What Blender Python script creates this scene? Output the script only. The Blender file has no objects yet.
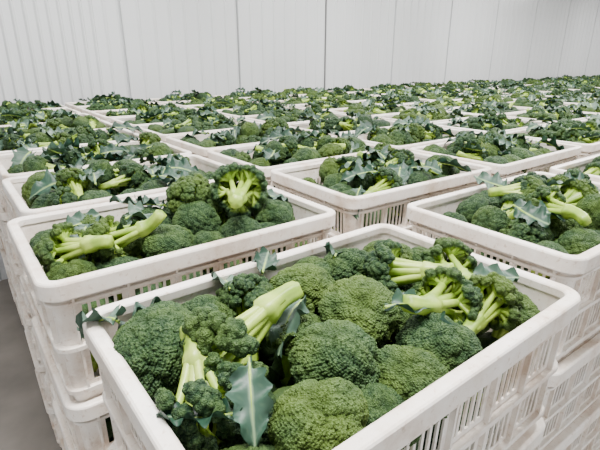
import bpy, bmesh, math, random, resource
import numpy as np
from mathutils import Vector, Matrix, Quaternion
rng = np.random.default_rng(7)
random.seed(11)
scene = bpy.context.scene
RIM = 1.45; PITCH_T = 0.242; CH = 0.251
R0 = .054

# ------------------------------------------------------------ materials
def new_mat(name):
    m = bpy.data.materials.new(name); m.use_nodes = True
    nt = m.node_tree; b = nt.nodes["Principled BSDF"]
    return m, nt, b
def N(nt, t, **k):
    n = nt.nodes.new(t)
    for a, v in k.items():
        if a.startswith("i_"):
            n.inputs[a[2:].replace("_", " ")].default_value = v
        else: setattr(n, a, v)
    return n
def ramp(nt, stops):
    r = nt.nodes.new("ShaderNodeValToRGB")
    e = r.color_ramp.elements
    e[0].position, e[0].color = stops[0][0], (*stops[0][1], 1)
    e[1].position, e[1].color = stops[-1][0], (*stops[-1][1], 1)
    for p, c in stops[1:-1]:
        x = e.new(p); x.color = (*c, 1)
    return r

def mat_bud():
    m, nt, b = new_mat("broccoli_bud"); L = nt.links.new
    tc = N(nt, "ShaderNodeTexCoord"); oi = N(nt, "ShaderNodeObjectInfo")
    n1 = N(nt, "ShaderNodeTexNoise", i_Scale=14.0, i_Detail=3.0)
    L(tc.outputs["Object"], n1.inputs["Vector"])
    add = N(nt, "ShaderNodeMath", operation='MULTIPLY_ADD'); L(oi.outputs["Random"], add.inputs[0]); add.inputs[1].default_value = .45
    L(n1.outputs["Fac"], add.inputs[2])
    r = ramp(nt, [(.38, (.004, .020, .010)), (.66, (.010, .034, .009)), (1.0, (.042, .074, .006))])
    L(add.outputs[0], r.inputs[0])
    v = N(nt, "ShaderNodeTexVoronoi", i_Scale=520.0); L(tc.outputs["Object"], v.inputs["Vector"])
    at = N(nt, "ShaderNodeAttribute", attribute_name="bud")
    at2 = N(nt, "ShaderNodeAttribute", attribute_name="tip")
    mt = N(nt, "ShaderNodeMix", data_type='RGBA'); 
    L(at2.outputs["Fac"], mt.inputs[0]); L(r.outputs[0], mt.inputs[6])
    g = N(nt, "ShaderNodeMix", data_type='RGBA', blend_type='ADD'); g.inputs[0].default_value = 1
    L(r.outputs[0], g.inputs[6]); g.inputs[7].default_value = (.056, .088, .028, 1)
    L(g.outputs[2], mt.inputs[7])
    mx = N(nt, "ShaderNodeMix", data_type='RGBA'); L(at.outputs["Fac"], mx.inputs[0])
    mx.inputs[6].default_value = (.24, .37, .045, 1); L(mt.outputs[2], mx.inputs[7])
    L(mx.outputs[2], b.inputs["Base Color"])
    b.inputs["Roughness"].default_value = .6
    b.inputs["Specular IOR Level"].default_value = .24
    bp = N(nt, "ShaderNodeBump", i_Strength=1.0, i_Distance=.0016, invert=True)
    L(v.outputs["Distance"], bp.inputs["Height"]); L(bp.outputs[0], b.inputs["Normal"])
    return m
def mat_stem():
    m, nt, b = new_mat("broccoli_stem"); L = nt.links.new
    tc = N(nt, "ShaderNodeTexCoord")
    n1 = N(nt, "ShaderNodeTexNoise", i_Scale=30.0, i_Detail=4.0); L(tc.outputs["Object"], n1.inputs["Vector"])
    r = ramp(nt, [(.3, (.17, .30, .024)), (.55, (.32, .46, .060)), (.8, (.52, .64, .15))]); L(n1.outputs["Fac"], r.inputs[0])
    L(r.outputs[0], b.inputs["Base Color"]); b.inputs["Roughness"].default_value = .4
    return m
def mat_leaf():
    m, nt, b = new_mat("broccoli_leaf"); L = nt.links.new
    at = N(nt, "ShaderNodeAttribute", attribute_name="bud")
    oi = N(nt, "ShaderNodeObjectInfo")
    r0 = ramp(nt, [(0, (.010, .040, .022)), (.6, (.024, .068, .042)), (1, (.09, .15, .108))]); L(oi.outputs["Random"], r0.inputs[0])
    mx = N(nt, "ShaderNodeMix", data_type='RGBA'); L(at.outputs["Fac"], mx.inputs[0])
    L(r0.outputs[0], mx.inputs[6]); mx.inputs[7].default_value = (.20, .30, .16, 1)
    L(mx.outputs[2], b.inputs["Base Color"]); b.inputs["Roughness"].default_value = .5
    return m
def mat_plastic():
    m, nt, b = new_mat("crate_plastic"); L = nt.links.new
    geo = N(nt, "ShaderNodeNewGeometry")
    n1 = N(nt, "ShaderNodeTexNoise", i_Scale=9.0, i_Detail=8.0, i_Roughness=.7); L(geo.outputs["Position"], n1.inputs["Vector"])
    r = ramp(nt, [(.32, (.60, .47, .37)), (.48, (.82, .74, .66)), (.64, (.90, .85, .79))]); L(n1.outputs["Fac"], r.inputs[0])
    n2 = N(nt, "ShaderNodeTexNoise", i_Scale=120.0, i_Detail=4.0); L(geo.outputs["Position"], n2.inputs["Vector"])
    r2 = ramp(nt, [(.27, (.62, .50, .40)), (.40, (1, 1, 1))]); L(n2.outputs["Fac"], r2.inputs[0])
    mx = N(nt, "ShaderNodeMix", data_type='RGBA', blend_type='MULTIPLY'); mx.inputs[0].default_value = .7
    L(r.outputs[0], mx.inputs[6]); L(r2.outputs[0], mx.inputs[7])
    L(mx.outputs[2], b.inputs["Base Color"]); b.inputs["Roughness"].default_value = .34
    return m
def mat_simple(name, c, rough=.5, metal=0, nscale=4.0, var=.06, stretch=None):
    m, nt, b = new_mat(name); L = nt.links.new
    geo = N(nt, "ShaderNodeNewGeometry")
    n1 = N(nt, "ShaderNodeTexNoise", i_Scale=nscale, i_Detail=6.0)
    if stretch:
        mp = N(nt, "ShaderNodeMapping"); mp.inputs["Scale"].default_value = stretch
        L(geo.outputs["Position"], mp.inputs[0]); L(mp.outputs[0], n1.inputs["Vector"])
    else: L(geo.outputs["Position"], n1.inputs["Vector"])
    r = ramp(nt, [(.3, tuple(x*(1-var) for x in c)), (.7, tuple(min(1, x*(1+var)) for x in c))])
    L(n1.outputs["Fac"], r.inputs[0]); L(r.outputs[0], b.inputs["Base Color"])
    b.inputs["Roughness"].default_value = rough; b.inputs["Metallic"].default_value = metal
    return m
BUD, STEM, LEAF, PLA = mat_bud(), mat_stem(), mat_leaf(), mat_plastic()
WALL = mat_simple("painted_panel", (.555, .565, .575), .22, 0, 1.5, .05, (1, 1, .25))
FLOOR = mat_simple("concrete_floor", (.20, .18, .16), .55, 0, 3.0, .25)
CEIL = mat_simple("ceiling_panel", (.50, .50, .50), .6)
DARK = mat_simple("dark_sealant", (.10, .10, .10), .6)
FIX = mat_simple("lamp_housing", (.8, .8, .8), .4)

# ------------------------------------------------------------ mesh helpers
def mk_mesh(name, V, T, mats, midx, bud, tip):
    me = bpy.data.meshes.new(name)
    me.vertices.add(len(V)); me.vertices.foreach_set("co", V.astype(np.float32).ravel())
    n = len(T)
    me.loops.add(n*3); me.polygons.add(n)
    me.loops.foreach_set("vertex_index", T.astype(np.int32).ravel())
    me.polygons.foreach_set("loop_start", np.arange(0, n*3, 3, dtype=np.int32))
    me.polygons.foreach_set("material_index", midx.astype(np.int32))
    me.update(calc_edges=True)
    me.polygons.foreach_set("use_smooth", np.ones(n, dtype=bool))
    for nm, d in (("bud", bud), ("tip", tip)):
        a = me.attributes.new(nm, 'FLOAT', 'POINT'); a.data.foreach_set("value", d.astype(np.float32))
    for m in mats: me.materials.append(m)
    me.update()
    return me
class Acc:
    def __init__(s): s.V=[];s.T=[];s.M=[];s.B=[];s.P=[];s.n=0
    def add(s, V, T, mi, bud=None, tip=None):
        s.V.append(V.astype(np.float32)); s.T.append((T+s.n).astype(np.int32)); s.M.append(np.full(len(T), mi, dtype=np.int32) if np.isscalar(mi) else mi)
        s.B.append(np.zeros(len(V)) if bud is None else bud); s.P.append(np.zeros(len(V)) if tip is None else tip)
        s.n += len(V)
    def arr(s): return [np.concatenate(x) for x in (s.V, s.T, s.M, s.B, s.P)]
ICO = {}
def ico(sub):
    if sub not in ICO:
        bm = bmesh.new(); bmesh.ops.create_icosphere(bm, subdivisions=sub, radius=1)
        ICO[sub] = (np.array([v.co[:] for v in bm.verts]), np.array([[v.index for v in f.verts] for f in bm.faces])); bm.free()
    return ICO[sub]
def trim(U, T, cut):
    keep = U[T][:, :, 2].max(1) > cut
    T = T[keep]; used = np.unique(T); mp = np.full(len(U), -1); mp[used] = np.arange(len(used)); return U[used], mp[T]
def fib(n, jit):
    i = np.arange(n)+.5; ph = np.arccos(1-2*i/n); th = math.pi*(1+5**.5)*i
    P = np.stack([np.cos(th)*np.sin(ph), np.sin(th)*np.sin(ph), np.cos(ph)], 1)
    P += rng.normal(0, jit, P.shape); return P/np.linalg.norm(P, axis=1, keepdims=True)
def bumpf(U, n, jit, p=.5, k=1.15):
    P = fib(n, jit).astype(np.float32); U = U.astype(np.float32); d = np.empty(len(U))
    for s in range(0, len(U), 4000): d[s:s+4000] = np.arccos(np.clip((U[s:s+4000]@P.T).max(1), -1, 1))
    rho = math.sqrt(4/n)*k
    return np.clip(1-(d/rho)**2, 0, 1)**p
def floret(sub, nb, cut=-.5):
    U, T = trim(*ico(sub), cut)
    lb = bumpf(U, 12, .16, .7, 1.05); bd = bumpf(U, nb, .035) if nb else np.full(len(U), .7)
    r = .70 + .26*lb + .10*bd
    V = U*r[:, None]; z = U[:, 2]
    k = np.where(z < 0, 1+z*.45, 1.0)
    V[:, 0] *= k; V[:, 1] *= k
    return V, T, np.clip((z+.75)/.45, 0, 1), np.clip(bd*lb, 0, 1)**2
def dome(sub, nb, flat):
    U, T = trim(*ico(sub), -.42)
    big = bumpf(U, 9, .28, 1.0, 1.3); mid = bumpf(U, 46, .08, .6); sml = bumpf(U, 230, .035, .6)
    bd = bumpf(U, nb, .010) if nb else np.full(len(U), .7)
    r = .745+.14*big+.075*mid+.055*sml+.050*bd
    V = U*r[:, None]; z = U[:, 2]
    V[:, 2] *= flat
    k = np.where(z < -.05, 1-(-.05-z)*1.0, 1.0)
    V[:, 0] *= k; V[:, 1] *= k; V[:, 2] = np.where(z < -.2, V[:, 2]+(-.2-z)*.5, V[:, 2])
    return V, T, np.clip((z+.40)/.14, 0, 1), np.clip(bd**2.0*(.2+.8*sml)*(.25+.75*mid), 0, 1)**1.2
def rot_to(d, spin):
    q = Vector((0, 0, 1)).rotation_difference(Vector(d)) @ Quaternion((0, 0, 1), spin)
    return np.array(q.to_matrix())
def tube(P, R, seg=8, lob=0.0, cap=False):
    P = np.array(P); n = len(P); V = []
    for i in range(n):
        t = P[min(i+1, n-1)]-P[max(i-1, 0)]; t /= np.linalg.norm(t)+1e-9
        M = rot_to(t, 0); a = np.arange(seg)*2*math.pi/seg
        rr = R[i]*(1+lob*np.cos(5*a+.4*i))
        V.append(P[i]+(np.stack([np.cos(a)*rr, np.sin(a)*rr, a*0], 1)@M.T))
    V = np.concatenate(V); T = []
    for i in range(n-1):
        for j in range(seg):
            a, b = i*seg+j, i*seg+(j+1) % seg; c, d = a+seg, b+seg
            T += [[a, b, d], [a, d, c]]
    if cap:
        V = np.vstack([V, P[0]]); k = len(V)-1
        for j in range(seg): T.append([k, (j+1) % seg, j])
    return V, np.array(T)

F4 = [floret(4, 150, -.6) for _ in range(6)]
F3 = [floret(3, 0, -.5) for _ in range(4)]
F2 = [floret(2, 0, -.6) for _ in range(4)]
# (compact?, n_florets, primaries, stem, flat)
SPEC = [(1, 22, 8, 1.9, .82), (1, 24, 9, 1.8, .74), (1, 22, 8, 2.0, .88), (1, 24, 9, 1.7, .78), (1, 20, 7, 2.0, .92),
        (0, 76, 9, 2.0, 1.0), (0, 62, 8, 2.1, 1.05), (0, 84, 10, 1.9, .95)]
def bez(p0, p1, p2, n):
    t = np.linspace(0, 1, n)[:, None]; return (1-t)**2*p0+2*t*(1-t)*p1+t**2*p2
def head(spec, lod, R=R0):
    comp, nf, npr, stem, flat = spec
    fl, dsub, nb, bs, br, ss = {'hi': (F4, 7, 2600, 8, 6, 20), 'mid': (F3, 6, 1100, 6, 4, 12), 'low': (F2, 4, 0, 4, 3, 8)}[lod]
    if lod == 'low': nf = int(nf*.6)
    A = Acc()
    node = -1.05*R if comp else -1.2*R
    if stem < 1.3: node = -.8*R
    if comp:
        V, T, b, t = dome(dsub, nb, flat); V = V*R
        sq = 1+rng.uniform(-.09, .09); V[:, 0] *= sq; V[:, 1] /= sq
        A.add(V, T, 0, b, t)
    i = np.arange(nf)+.5
    j = np.arange(npr)+.5
    if comp: pz = rng.uniform(-.5, -.3, npr); pt = j/npr*2*math.pi+rng.uniform(-.2, .2, npr)
    else: pz = 1-1.2*j/npr; pt = math.pi*(1+5**.5)*j
    ps = np.sqrt(1-pz**2); PD = np.stack([np.cos(pt)*ps, np.sin(pt)*ps, pz], 1)
    PR = rng.uniform(.5, .62, npr) if comp else rng.uniform(.36, .58, npr)
    PE = PD*PR[:, None]*R*np.array([1, 1, flat])
    for q in range(npr):
        z0 = node-.30*R*ps[q]; p0 = np.array([PD[q, 0]*.09*R, PD[q, 1]*.09*R, z0])
        p2 = PE[q]; p1 = np.array([p2[0]*.45, p2[1]*.45, z0+(p2[2]-z0)*.45])
        rr = np.linspace(.150, .105, br)*R*rng.uniform(.8, 1.2); rr[-1] *= 1.1
        V, T = tube(bez(p0, p1, p2, br), rr, bs); A.add(V, T, 1)
    if comp: cz = rng.uniform(-.30, -.08, nf); th = i/nf*2*math.pi+rng.uniform(-.12, .12, nf)
    else: cz = 1-1.25*i/nf; th = math.pi*(1+5**.5)*i+rng.uniform(0, 6)
    ph = np.arccos(cz)
    for k in range(nf):
        d = np.array([math.cos(th[k])*math.sin(ph[k]), math.sin(th[k])*math.sin(ph[k]), cz[k]])
        q = int((PD@d).argmax())
        if not comp: d = d+(PD[q]-d)*.24+rng.normal(0, .04, 3)
        d /= np.linalg.norm(d)
        rr = R*((.78+rng.normal(0, .03)) if comp else (.78+.10*((PD[q]@d)-.8)/.2+(PR[q]-.47)*.9+rng.normal(0, .035)))
        c = d*rr*np.array([1, 1, flat])
        s = R*(.20 if comp else .205)*rng.uniform(.8, 1.2)*(1 if lod != 'low' or comp else 1.25)
        V, T, b, t = fl[rng.integers(len(fl))]
        dn = d*np.array([1, 1, 1.25]); dn[2] += .15; dn /= np.linalg.norm(dn)
        M = rot_to(dn, rng.uniform(0, 6.28))
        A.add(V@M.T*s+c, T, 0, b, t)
        p0 = PE[q]; p2 = c-dn*s*.4; p1 = (p0+p2)/2+np.array([0, 0, -.04*R])+d*.02*R
        rr = np.linspace(.085, .062, max(3, br-2))*R; rr[-1] *= 1.35
        V, T = tube(bez(p0, p1, p2, max(3, br-2)), rr, max(4, bs-2)); A.add(V, T, 1)
    sr = R*.235
    zz = np.linspace(-stem*R, node+.35*R, 8)
    bend = rng.normal(0, .15, 2)*R
    P = [[bend[0]*((z-node)/R)**2*(-1), bend[1]*((z-node)/R)**2, z] for z in zz]
    V, T = tube(P, [sr*.92, sr, sr*.98, sr*1.02, sr*1.1, sr*1.3, sr*1.4, sr*.8], ss, .10, True)
    A.add(V, T, 1)
    if comp:
        V, T = tube([[0, 0, node+.1*R], [0, 0, node+.5*R], [0, 0, -.05*R]], [sr*.7, R*.35, R*.70], max(8, bs*2)); A.add(V, T, 1)
    return A.arr()
def mk(a, name="broccoli_head"): return mk_mesh(name, a[0], a[1], [BUD, STEM], a[2], a[3], a[4])
HI = [mk(head(s, 'hi')) for s in SPEC]
MID = [mk(head(s, 'mid')) for s in SPEC]
LOWA = [head(s, 'low') for s in SPEC]
LOWS = [head((s[0], s[1], s[2], 1.15, s[4]), 'low') for s in SPEC[:5]]   # short-trimmed stems for the hidden layers
def fill_arr(zc):
    A = Acc()
    for ix in range(6):
        for iy in range(4):
            V, T, M, B, P = LOWS[rng.integers(5)]
            d = np.array([rng.normal(0, .35), rng.normal(0, .35), 1.0]); d /= np.linalg.norm(d)
            Rm = rot_to(d, rng.uniform(0, 6))
            A.add(V@Rm.T*.92+np.array([(ix-2.5)*.092, (iy-1.5)*.089, zc+rng.uniform(-.012, .012)]), T, M, B, P)
    return A
FILL = mk(fill_arr(.138).arr(), "broccoli_underlayer")

# leaves
def leaf(L, W, curl, wav, nx=28, ny=13):
    V = []; B = []
    for i in range(nx):
        t = i/(nx-1)
        w = W*(math.sin(math.pi*min(1, t*.95+.04))**.6)*(1 if t > .3 else .35+.65*(t/.3))
        if t < .18: w = max(.004, w*.25)
        for j in range(ny):
            s = j/(ny-1)*2-1
            x = t*L; y = s*w*(1+.12*math.sin(t*30+s)+.08*math.sin(t*51))
            z = curl*L*(t**2) - curl*.4*L*t + abs(s)**1.4*w*.35 + wav*math.sin(t*20+s*2.5)*abs(s)**1.6
            V.append((x, y, z))
            vein = max(0, 1-abs(s)*w/.003) if w > 0 else 1
            sv = abs(((t*9-abs(s)*1.4) % 1)-.5)*2
            B.append(max(vein, .3*max(0, (sv-.86)/.14)*(1-abs(s)*.6)))
    T = []
    for i in range(nx-1):
        for j in range(ny-1):
            a = i*ny+j; T += [[a, a+1, a+ny+1], [a, a+ny+1, a+ny]]
    V = np.array(V); T = np.array(T)
    V2 = V.copy(); V2[:, 2] -= .0008
    VV = np.vstack([V, V2]); TT = np.vstack([T, T[:, ::-1]+len(V)])
    A = Acc(); A.add(VV, TT, 0, np.array(B*2))
    tt = np.linspace(0, .85, 8)
    P = [[t*L, 0, curl*L*t**2-curl*.4*L*t-.001] for t in tt]
    v, tr = tube(P, np.linspace(.0032, .0008, 8), 6); A.add(v, tr, 1)
    return A.arr()
LP = [(.125, .030, -.4, .010), (.15, .027, -.35, .009), (.11, .035, -.7, .012), (.12, .029, .20, .011)]
def mkl(a): return mk_mesh("broccoli_leaf", a[0], a[1], [LEAF, STEM], a[2], a[3], a[4])
LEAVES = [mkl(leaf(*p)) for p in LP]
LEAVLOW = [leaf(*p, 12, 7) for p in LP]

# ------------------------------------------------------------ crate
def build_crate_arrays():
    hx, hy, r = .2975, .1915, .022
    V, F = [], []
    def breaks(L, ng, ns, sw, bw):
        gw = ns*sw+(ns-1)*bw; sp = (L-ng*gw)/(ng+1) if ng else 0
        out = [(0.0, False)]; ribs = []
        s = sp
        for g in range(ng):
            for k in range(ns):
                out.append((s, True)); out.append((s+sw, False)); s += sw+bw
            s += sp-bw
            ribs.append(s-sp/2)
        return out, ribs[:-1]+[sp*.45, L-sp*.45]
    per = []; ribs = []
    sides = [((-hx+r, -hy), (1, 0), (0, -1), 2*(hx-r), 6), ((hx, -hy+r), (0, 1), (1, 0), 2*(hy-r), 4),
             ((hx-r, hy), (-1, 0), (0, 1), 2*(hx-r), 6), ((-hx, hy-r), (0, -1), (-1, 0), 2*(hy-r), 4)]
    for (o, d, n, L, ng) in sides:
        bk, rb = breaks(L, ng, 5, .0096, .0046)
        for s, fl in bk: per.append((o[0]+d[0]*s, o[1]+d[1]*s, n[0], n[1], fl))
        for s in rb: ribs.append((o[0]+d[0]*s, o[1]+d[1]*s, n, d))
        per.append((o[0]+d[0]*L, o[1]+d[1]*L, n[0], n[1], False))
        cx, cy = o[0]+d[0]*L-n[0]*r, o[1]+d[1]*L-n[1]*r
        a0 = math.atan2(n[1], n[0])
        for k in range(1, 6):
            a = a0+k*math.pi/12; per.append((cx+math.cos(a)*r, cy+math.sin(a)*r, math.cos(a), math.sin(a), False))
    zs = [(0, 0), (.040, 0), (.046, 1), (.108, 0), (.136, 1), (.198, 0), (.247, 0)]
    inset = lambda z: .009*(1-z/.25)
    th = .003; n = len(per); m = len(zs)
    def vid(i, j, inn): return (i % n)*m*2+j*2+inn
    for (x, y, nx, ny, f) in per:
        for (z, _) in zs:
            q = inset(z)
            V.append((x-nx*q, y-ny*q, z)); V.append((x-nx*(q+th), y-ny*(q+th), z))
    hole = lambda i, j: per[i % n][4] and zs[j][1]
    for i in range(n):
        for j in range(m-1):
            if hole(i, j): continue
            F.append((vid(i, j, 0), vid(i+1, j, 0), vid(i+1, j+1, 0), vid(i, j+1, 0)))
            F.append((vid(i, j, 1), vid(i, j+1, 1), vid(i+1, j+1, 1), vid(i+1, j, 1)))
            if hole(i-1, j): F.append((vid(i, j, 0), vid(i, j+1, 0), vid(i, j+1, 1), vid(i, j, 1)))
            if hole(i+1, j): F.append((vid(i+1, j, 1), vid(i+1, j+1, 1), vid(i+1, j+1, 0), vid(i+1, j, 0)))
            if j+1 < m-1 and hole(i, j+1): F.append((vid(i, j+1, 0), vid(i+1, j+1, 0), vid(i+1, j+1, 1), vid(i, j+1, 1)))
            if j > 0 and hole(i, j-1): F.append((vid(i, j, 0), vid(i, j, 1), vid(i+1, j, 1), vid(i+1, j, 0)))
    cor2 = []
    for (o, d, nn, L, ng) in sides:
        cor2.append((o[0], o[1], nn[0], nn[1])); cor2.append((o[0]+d[0]*L, o[1]+d[1]*L, nn[0], nn[1]))
        cx, cy = o[0]+d[0]*L-nn[0]*r, o[1]+d[1]*L-nn[1]*r; a0 = math.atan2(nn[1], nn[0])
        for k in range(1, 8):
            a = a0+k*math.pi/16; cor2.append((cx+math.cos(a)*r, cy+math.sin(a)*r, math.cos(a), math.sin(a)))
    def ring(prof):
        b = len(V); k = len(prof); nn = len(cor2)
        for (x, y, nx, ny) in cor2:
            for (o, z) in prof: V.append((x+nx*o, y+ny*o, z))
        for i in range(nn):
            for j in range(k):
                a, c = b+i*k+j, b+i*k+(j+1) % k; e, f = b+((i+1) % nn)*k+j, b+((i+1) % nn)*k+(j+1) % k
                F.append((a, c, f, e))
    ring([(-.006, .236), (-.006, .2475), (-.0045, .2495), (-.002, .251), (.0105, .251), (.0130, .2497), (.0145, .247), (.0145, .221), (.0118, .220), (.0108, .238)])
    ring([(-.003, .204), (-.002, .210), (.006, .210), (.007, .209), (.007, .205), (.006, .204)])
    ring([(-.007, .118), (-.006, .127), (.005, .127), (.006, .126), (.006, .119), (.005, .118)])
    ring([(-.010, .028), (-.010, .038), (.000, .038), (.001, .037), (.001, .029), (.000, .028)])
    ring([(-.013, .000), (-.013, .006), (-.006, .006), (-.006, .000)])
    def box(c, d, nrm, w, o0, o1, z0, z1):
        b = len(V)
        for z in (z0, z1):
            q = inset(z)
            for (s, o) in ((-w, o0), (w, o0), (w, o1), (-w, o1)):
                V.append((c[0]+d[0]*s+nrm[0]*(o-q), c[1]+d[1]*s+nrm[1]*(o-q), z))
        F.extend([(b, b+3, b+2, b+1), (b+4, b+5, b+6, b+7), (b, b+1, b+5, b+4), (b+1, b+2, b+6, b+5), (b+2, b+3, b+7, b+6), (b+3, b, b+4, b+7)])
    for (x, y, nn, d) in ribs:
        box((x, y), d, nn, .0022, -.001, .0075, .030, .238)
    hx2, hy2 = hx-.011, hy-.011
    def slab(x0, x1, y0, y1, z0, z1):
        b = len(V)
        for z in (z0, z1):
            for (x, y) in ((x0, y0), (x1, y0), (x1, y1), (x0, y1)): V.append((x, y, z))
        F.extend([(b, b+3, b+2, b+1), (b+4, b+5, b+6, b+7), (b, b+1, b+5, b+4), (b+1, b+2, b+6, b+5), (b+2, b+3, b+7, b+6), (b+3, b, b+4, b+7)])
    k = 16
    for i in range(k):
        xa = -hx2+2*hx2*i/k; slab(xa, xa+.022, -hy2+.002, hy2-.002, .001, .004)
    for i in range(5):
        ya = -hy2+2*hy2*(i+.5)/5; slab(-hx2+.002, hx2-.002, ya-.01, ya+.01, .0015, .0055)
    return V, F
CV, CF = build_crate_arrays()
def mesh_from(name, V, F, mats):
    me = bpy.data.meshes.new(name); me.from_pydata(V, [], F); me.update()
    for m in mats: me.materials.append(m)
    me.polygons.foreach_set("use_smooth", np.zeros(len(F), dtype=bool)); me.update()
    return me
CRATE = mesh_from("plastic_crate", CV, CF, [PLA])
def build_stack(nt_=5):
    V, F = [], []
    for t in range(nt_):
        o = len(V); dx, dy = random.uniform(-.004, .004), random.uniform(-.004, .004)
        V += [(x+dx, y+dy, z+t*PITCH_T) for x, y, z in CV]; F += [tuple(o+i for i in f) for f in CF]
    return mesh_from("plastic_crate_stack", V, F, [PLA])
STACK = build_stack()

def link(name, data, loc=(0, 0, 0), rot=None, scale=1, parent=None):
    o = bpy.data.objects.new(name, data); scene.collection.objects.link(o)
    if parent: o.parent = parent
    o.location = loc
    if rot is not None: o.rotation_mode = 'QUATERNION'; o.rotation_quaternion = rot
    o.scale = (scale,)*3
    return o
def q_to(n, spin): return Vector((0, 0, 1)).rotation_difference(Vector(n).normalized()) @ Quaternion((0, 0, 1), spin)

ZB = RIM-CH
def rand_heads(rd, far=False):
    heads = []
    hp = rd.uniform(.01, .055); sx, sy = rd.uniform(-.1, .1), rd.uniform(-.04, .04)
    for ix in range(6):
        for iy in range(4):
            x = (ix-2.5)*.090+rd.uniform(-.018, .018); y = (iy-1.5)*.086+rd.uniform(-.014, .014)
            e = 1-min(1, ((x-sx)/.28)**2+((y-sy)/.18)**2)
            z = .198+hp*e+rd.uniform(-.018, .018)
            if rd.random() < .36:
                az = math.atan2(y, x)+rd.uniform(-.7, .7)
                if rd.random() < .5: az = rd.choice([0, math.pi])+rd.uniform(-.4, .4)
                n = (math.cos(az), math.sin(az), rd.uniform(-.35, .3)); z += .024; x = x*.80+.02*n[0]; y *= .8
                idx = rd.choice([2, 4, 5, 6, 7]); sc = rd.uniform(.75, .98)
            else:
                n = (rd.gauss(0, .42), rd.gauss(0, .42), 1); idx = rd.choice([0, 1, 2, 3, 4, 4, 7]); sc = rd.uniform(.72, 1.2)
            heads.append((x, y, z, n, idx, sc))
    for _ in range(rd.randint(2, 4)):
        az = rd.uniform(0, 6.28)
        heads.append((sx+rd.uniform(-.15, .15), sy+rd.uniform(-.07, .07), .253+rd.uniform(-.01, .02), (math.cos(az), math.sin(az), rd.uniform(-.3, .7)), rd.choice([0, 2, 4, 5, 6, 7]), rd.uniform(.75, .95)))
    leaves = []
    for _ in range(rd.randint(11, 17)):
        leaves.append((rd.uniform(-.2, .2), rd.uniform(-.11, .11), .250+hp*.4+rd.uniform(-.015, .020), rd.uniform(0, 6.28), rd.uniform(-.32, .25), rd.uniform(-.6, .6), rd.randint(0, 3), rd.uniform(.7, 1.15)))
    return heads, leaves
def lq(az, pit, roll): return Quaternion((0, 0, 1), az) @ Quaternion((0, 1, 0), pit) @ Quaternion((1, 0, 0), roll)
def joined_pile(seed):
    rd = random.Random(seed); H, Lf = rand_heads(rd)
    A = Acc()
    f = fill_arr(.125).arr(); A.add(f[0], f[1], f[2], f[3], f[4])
    for (x, y, z, n, i, s) in H:
        a = LOWA[i]; M = np.array(q_to(n, rd.uniform(0, 6.28)).to_matrix())
        A.add(a[0]@M.T*s+np.array([x, y, z]), a[1], a[2], a[3], a[4])
    for (x, y, z, az, p, ro, i, s) in Lf:
        a = LEAVLOW[i]; M = np.array(lq(az, p, ro).to_matrix())
        A.add(a[0]@M.T*s+np.array([x, y, z]), a[1], np.where(a[2] == 0, 2, 1).astype(np.int32), a[3], a[4])
    a = A.arr()
    return mk_mesh("broccoli_pile", a[0], a[1], [BUD, STEM, LEAF], a[2], a[3], a[4])
FAR = [joined_pile(500+i) for i in range(8)]

def place_stack(cx, cy, yaw, heads=None, leaves=None, seed=0):
    rd = random.Random(seed)
    s = link("plastic_crate_stack", STACK, (cx+rd.uniform(-.006, .006), cy+rd.uniform(-.006, .006), ZB-5*PITCH_T)); s.rotation_euler = (0, 0, yaw+(math.pi if rd.random() < .5 else 0))
    near = cy < 1.2 and cx < 1.5
    if near or cx < .5 and cy < 2:
        for t in range(0, 5):
            link("broccoli_layer_%d" % t, FILL, (0, 0, t*PITCH_T+.01), Quaternion((0, 0, 1), math.pi*(t % 2)), 1, s)
            if near: link("broccoli_layer_low_%d" % t, FILL, (0, 0, t*PITCH_T-.055), Quaternion((0, 0, 1), math.pi*((t+1) % 2)), 1, s)
    c = link("plastic_crate", CRATE, (cx, cy, ZB)); c.rotation_euler = (0, 0, yaw)
    if heads is None and math.hypot(cx, cy) > 2.3:
        p = link("broccoli_pile", FAR[rd.randrange(8)], (cx, cy, ZB)); p.rotation_euler = (0, 0, yaw+math.pi*rd.randint(0, 1)); return
    p = link("broccoli_pile", None, (cx, cy, ZB)); p.rotation_euler = (0, 0, yaw); p.empty_display_size = .1
    link("underlayer", FILL, (0, 0, .0), Quaternion((0, 0, 1), math.pi*rd.randint(0, 1)), 1, p)
    if near: link("bottom_layer", FILL, (0, 0, -.055), Quaternion((0, 0, 1), 0), 1, p)
    SET = HI if heads is not None or (near and cx > 1 and cy < .7) else MID
    if heads is None: heads, leaves = rand_heads(rd)
    for k, (x, y, z, n, idx, sc) in enumerate(heads):
        link("head_%d" % (k+1), SET[idx], (x, y, z), q_to(n, rd.uniform(0, 6.28)), sc, p)
    for j, (x, y, z, az, pit, roll, idx, sc) in enumerate(leaves):
        link("leaf_%d" % (j+1), LEAVES[idx], (x, y, z), lq(az, pit, roll), sc, p)

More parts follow.
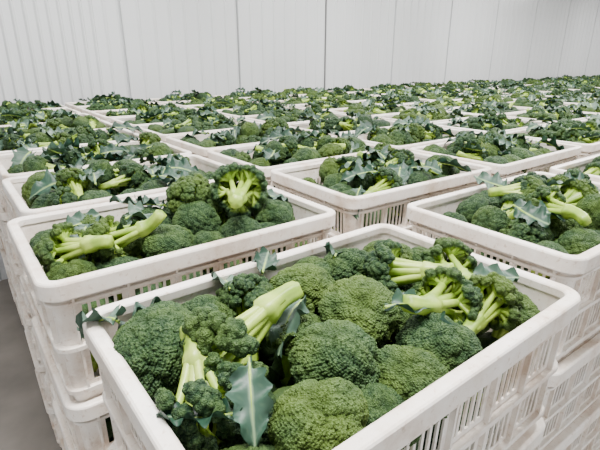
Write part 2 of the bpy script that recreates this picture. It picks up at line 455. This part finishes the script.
# ---- front crate (A)
AC = (.396, .427); 
def loc(c, L): return [(a-c[0], b-c[1], z, n, i, s) for (a, b, z, n, i, s) in L]
headsA = loc(AC, [
 (.155, .515, .224, (-.25, -.2, 1), 0, 1.22),
 (.218, .445, .246, (-.72, -.08, -.25), 5, 1.12),
 (.406, .532, .224, (.1, -.1, 1), 3, 1.08),
 (.418, .415, .232, (-.1, -.35, 1), 1, 1.12),
 (.314, .350, .225, (.2, -.15, 1), 2, 1.12),
 (.235, .290, .222, (-.1, .25, 1), 4, 1.0),
 (.150, .385, .230, (-.35, -.85, -.45), 6, .90),
 (.530, .450, .248, (-.40, .85, -.25), 7, .95),
 (.525, .350, .240, (.9, .25, -.35), 6, .95),
 (.630, .410, .240, (.45, .65, -.15), 5, .92),
 (.590, .315, .230, (.85, .2, .1), 7, .85),
 (.375, .285, .210, (0, -.3, 1), 0, .95),
 (.610, .530, .222, (.2, .2, 1), 1, 1.0),
 (.315, .555, .220, (.3, .5, .8), 7, .9),
 (.640, .290, .200, (.3, -.3, 1), 3, .9),
 (.510, .535, .222, (.2, .4, .8), 4, .95),
 (.240, .560, .208, (-.2, .4, 1), 2, .9),
 (.335, .455, .208, (.2, 0, 1), 3, .9),
 (.145, .290, .200, (.0, .2, 1), 1, .9),
 (.500, .405, .195, (.1, -.2, 1), 2, .9),
 (.455, .565, .215, (.1, .4, 1), 0, .9), (.655, .48, .210, (.3, 0, 1), 4, .85), (.20, .385, .19, (0, 0, 1), 3, .85), (.31, .275, .20, (0, 0, 1), 1, .85), (.45, .30, .215, (0, -.1, 1), 4, 1.0), (.57, .46, .20, (0, 0, 1), 3, .9),
])
leavesA = [(.200-AC[0], .365-AC[1], .280, -2.1, .42, .1, 0, .68), (.12-AC[0], .555-AC[1], .262, 1.9, .2, .3, 2, .75),
           (.39-AC[0], .345-AC[1], .283, -.1, .20, .3, 1, .75), (.345-AC[0], .56-AC[1], .262, .9, .1, .3, 3, .7),
           (.48-AC[0], .54-AC[1], .260, .7, .2, .4, 2, .7), (.60-AC[0], .36-AC[1], .262, -.6, .2, .4, 3, .7), (.20-AC[0], .57-AC[1], .25, 3.0, .0, .4, 2, .8),
           (.36-AC[0], .47-AC[1], .250, -2.8, .1, .3, 2, .8), (.47-AC[0], .33-AC[1], .255, -2.4, .3, .4, 2, .7),
           (.17-AC[0], .33-AC[1], .25, 2.6, .1, .3, 3, .7), (.28-AC[0], .55-AC[1], .258, 1.2, .1, .2, 0, .7)]
place_stack(AC[0], AC[1], .020, headsA, leavesA, 1)
# ---- second crate (B)
BC = (.358, .942)
headsB = loc(BC, [
 (.120, .895, .245, (-.45, .65, -.25), 5, .95), (.205, .885, .247, (-.75, .35, -.3), 6, .92),
 (.187, 1.020, .220, (0, -.1, 1), 0, 1.05), (.305, .990, .224, (.1, -.2, 1), 3, 1.1),
 (.300, .850, .224, (.1, -.3, 1), 1, 1.0), (.385, .900, .238, (-.1, -.3, 1), 2, 1.0),
 (.485, .880, .300, (.5, .75, -.05), 7, 1.15), (.405, .960, .280, (-.5, .1, .6), 5, 1.0), (.46, .95, .268, (0, 0, 1), 3, 1.0),
 (.560, .853, .224, (.3, -.2, .8), 4, 1.0), (.520, .960, .232, (.2, .2, 1), 1, 1.05), (.590, 1.030, .210, (.2, .1, 1), 3, .95),
 (.110, 1.02, .205, (-.3, .2, 1), 2, .9), (.420, 1.04, .220, (0, .4, .9), 4, 1.0), (.30, .92, .20, (0, 0, 1), 3, .9), (.45, .82, .220, (0, -.3, 1), 0, .9),
 (.61, .93, .21, (.2, 0, 1), 0, .95), (.51, 1.04, .21, (0, 0, 1), 2, .95), (.245, .93, .21, (0, 0, 1), 1, .9), (.11, .84, .20, (-.3, 0, 1), 4, .85), (.37, .82, .205, (0, 0, 1), 2, .85), (.51, .81, .205, (0, 0, 1), 3, .85), (.19, .82, .2, (0, 0, 1), 3, .85)])
leavesB = [(.17-BC[0], .95-BC[1], .265, -2.0, .1, .3, 0, .75), (.13-BC[0], .97-BC[1], .262, .6, .1, .5, 3, .8), (.34-BC[0], .96-BC[1], .275, 2.0, .1, .3, 3, .8),
           (.25-BC[0], .96-BC[1], .262, .3, 0, .3, 2, .9), (.54-BC[0], .90-BC[1], .268, 0.2, .1, .3, 1, .8), (.43-BC[0], 1.0-BC[1], .285, 1.2, 0, .3, 2, .9), (.58-BC[0], .98-BC[1], .26, 1.0, .1, .3, 3, .8),
           (.27-BC[0], .87-BC[1], .262, 2.6, .0, .3, 2, .8), (.34-BC[0], 1.04-BC[1], .258, 2.9, -.1, .3, 3, .8)]
place_stack(BC[0], BC[1], .012, headsB, leavesB, 2)
# ---- remaining stacks
ys = [.43, .945, 1.385, 1.82, 2.26, 2.70, 3.14, 3.58, 4.02]
seed = 100
for r, y in enumerate(ys):
    col = 0
    while True:
        x = .378+col*.665 + (.10 if r == 0 and col > 0 else 0)
        if col > 0 and r > 0: x += .025
        seed += 1
        if x > 2.54*y+1.3 or x > 11.3: break
        if not (col == 0 and r < 2):
            rd = random.Random(seed)
            yy = y+(.045 if col > 0 else 0)+(.0 if r else .01)
            place_stack(x+rd.uniform(-.015, .015), yy+rd.uniform(-.008, .008), rd.uniform(-.02, .02), None, None, seed)
        col += 1

# ------------------------------------------------------------ room
WY = 4.38; X0, X1, Y0, ZC = -1.8, 12.6, -4.0, 3.3
def multi(name, boxes, mat):
    bm = bmesh.new()
    for (x0, x1, y0, y1, z0, z1) in boxes:
        r = bmesh.ops.create_cube(bm, size=1)
        for v in r["verts"]: v.co = Vector((x0 if v.co.x < 0 else x1, y0 if v.co.y < 0 else y1, z0 if v.co.z < 0 else z1))
    me = bpy.data.meshes.new(name); bm.to_mesh(me); bm.free(); me.materials.append(mat)
    return link(name, me)
multi("floor", [(X0, X1, Y0, WY+.1, -.1, ZB-5*PITCH_T)], FLOOR)
multi("ceiling", [(X0, X1, Y0, WY+.1, ZC, ZC+.1)], CEIL)
multi("wall_left", [(X0-.1, X0, Y0, WY+.1, -.1, ZC)], WALL)
multi("wall_right", [(X1, X1+.1, Y0, WY+.1, -.1, ZC)], WALL)
def panel_wall():
    W = 1.148; off = 3.625-4*W
    seams = [off+i*W for i in range(-1, 14)]
    pts = []
    nx = int((X1-X0)/.00625)
    for i in range(nx+1):
        xx = X0+(X1-X0)*i/nx
        y = 0
        if xx < 1.15:
            ph = (xx-off) % .082
            if ph < .03: y = -.016*math.sin(math.pi*ph/.03)
        else:
            ph = (xx-off) % .1435
            if ph < .03: y = -.008*math.sin(math.pi*ph/.03)
        pts.append((xx, y))
    for s in seams:
        if X0 < s < X1:
            pts = [p for p in pts if abs(p[0]-s) > .024]
            pts += [(s-.023, -.002), (s-.012, -.007), (s-.008, .02), (s+.008, .02), (s+.012, -.007), (s+.023, -.002)]
    pts.sort()
    V, F = [], []
    for (x, y) in pts: V += [(x, WY+y, -.1), (x, WY+y, ZC)]
    for i in range(len(pts)-1): F.append((2*i, 2*i+2, 2*i+3, 2*i+1))
    n = len(V); V += [(X0, WY+.1, -.1), (X1, WY+.1, -.1), (X1, WY+.1, ZC), (X0, WY+.1, ZC)]
    F.append((n, n+3, n+2, n+1)); F += [(0, 1, n+3, n), (n-2, n+1, n+2, n-1)]
    me = mesh_from("wall_back", V, F, [WALL]); return link("wall_back", me)
panel_wall()
multi("trim_1", [(3.616, 3.634, WY-.012, WY-.0072, -.1, ZC)], DARK)
multi("wall_front", [(X0, -1.2, Y0-.1, Y0, -.1, ZC), (6, X1, Y0-.1, Y0, -.1, ZC), (-1.2, 6, Y0-.1, Y0, 3.0, ZC)], WALL)
for (lx, ly) in [(.3, .4), (2.6, .4), (5.2, .6), (8.5, 1.5), (.6, 3.0), (3.4, 2.9), (6.3, 2.9), (10.6, 2.6)]:
    h = multi("ceiling_lamp", [(-.66, .66, -.18, .18, 0, .05), (-.66, .66, -.2, -.18, -.02, .05), (-.66, .66, .18, .2, -.02, .05)], FIX)
    h.location = (lx, ly, ZC-.05)
    ld = bpy.data.lights.new("lamp_light", 'AREA'); ld.shape = 'RECTANGLE'; ld.size = 1.2; ld.size_y = .34; ld.energy = 125 if ly < 2 else 105; ld.color = (1, .985, .965)
    lo = bpy.data.objects.new("light", ld); scene.collection.objects.link(lo); lo.parent = h; lo.location = (0, 0, -.025)
w = bpy.data.worlds.new("World"); scene.world = w; w.use_nodes = True
w.node_tree.nodes["Background"].inputs[0].default_value = (.92, .96, 1, 1); w.node_tree.nodes["Background"].inputs[1].default_value = 3.2

cam = bpy.data.cameras.new("camera"); co = bpy.data.objects.new("camera", cam); scene.collection.objects.link(co)
cam.sensor_width = 36; cam.lens = 27.3; cam.clip_start = .02
co.location = (0, 0, RIM+.328); co.rotation_euler = (math.radians(90-19.9), 0, math.radians(-36.7))
scene.camera = co
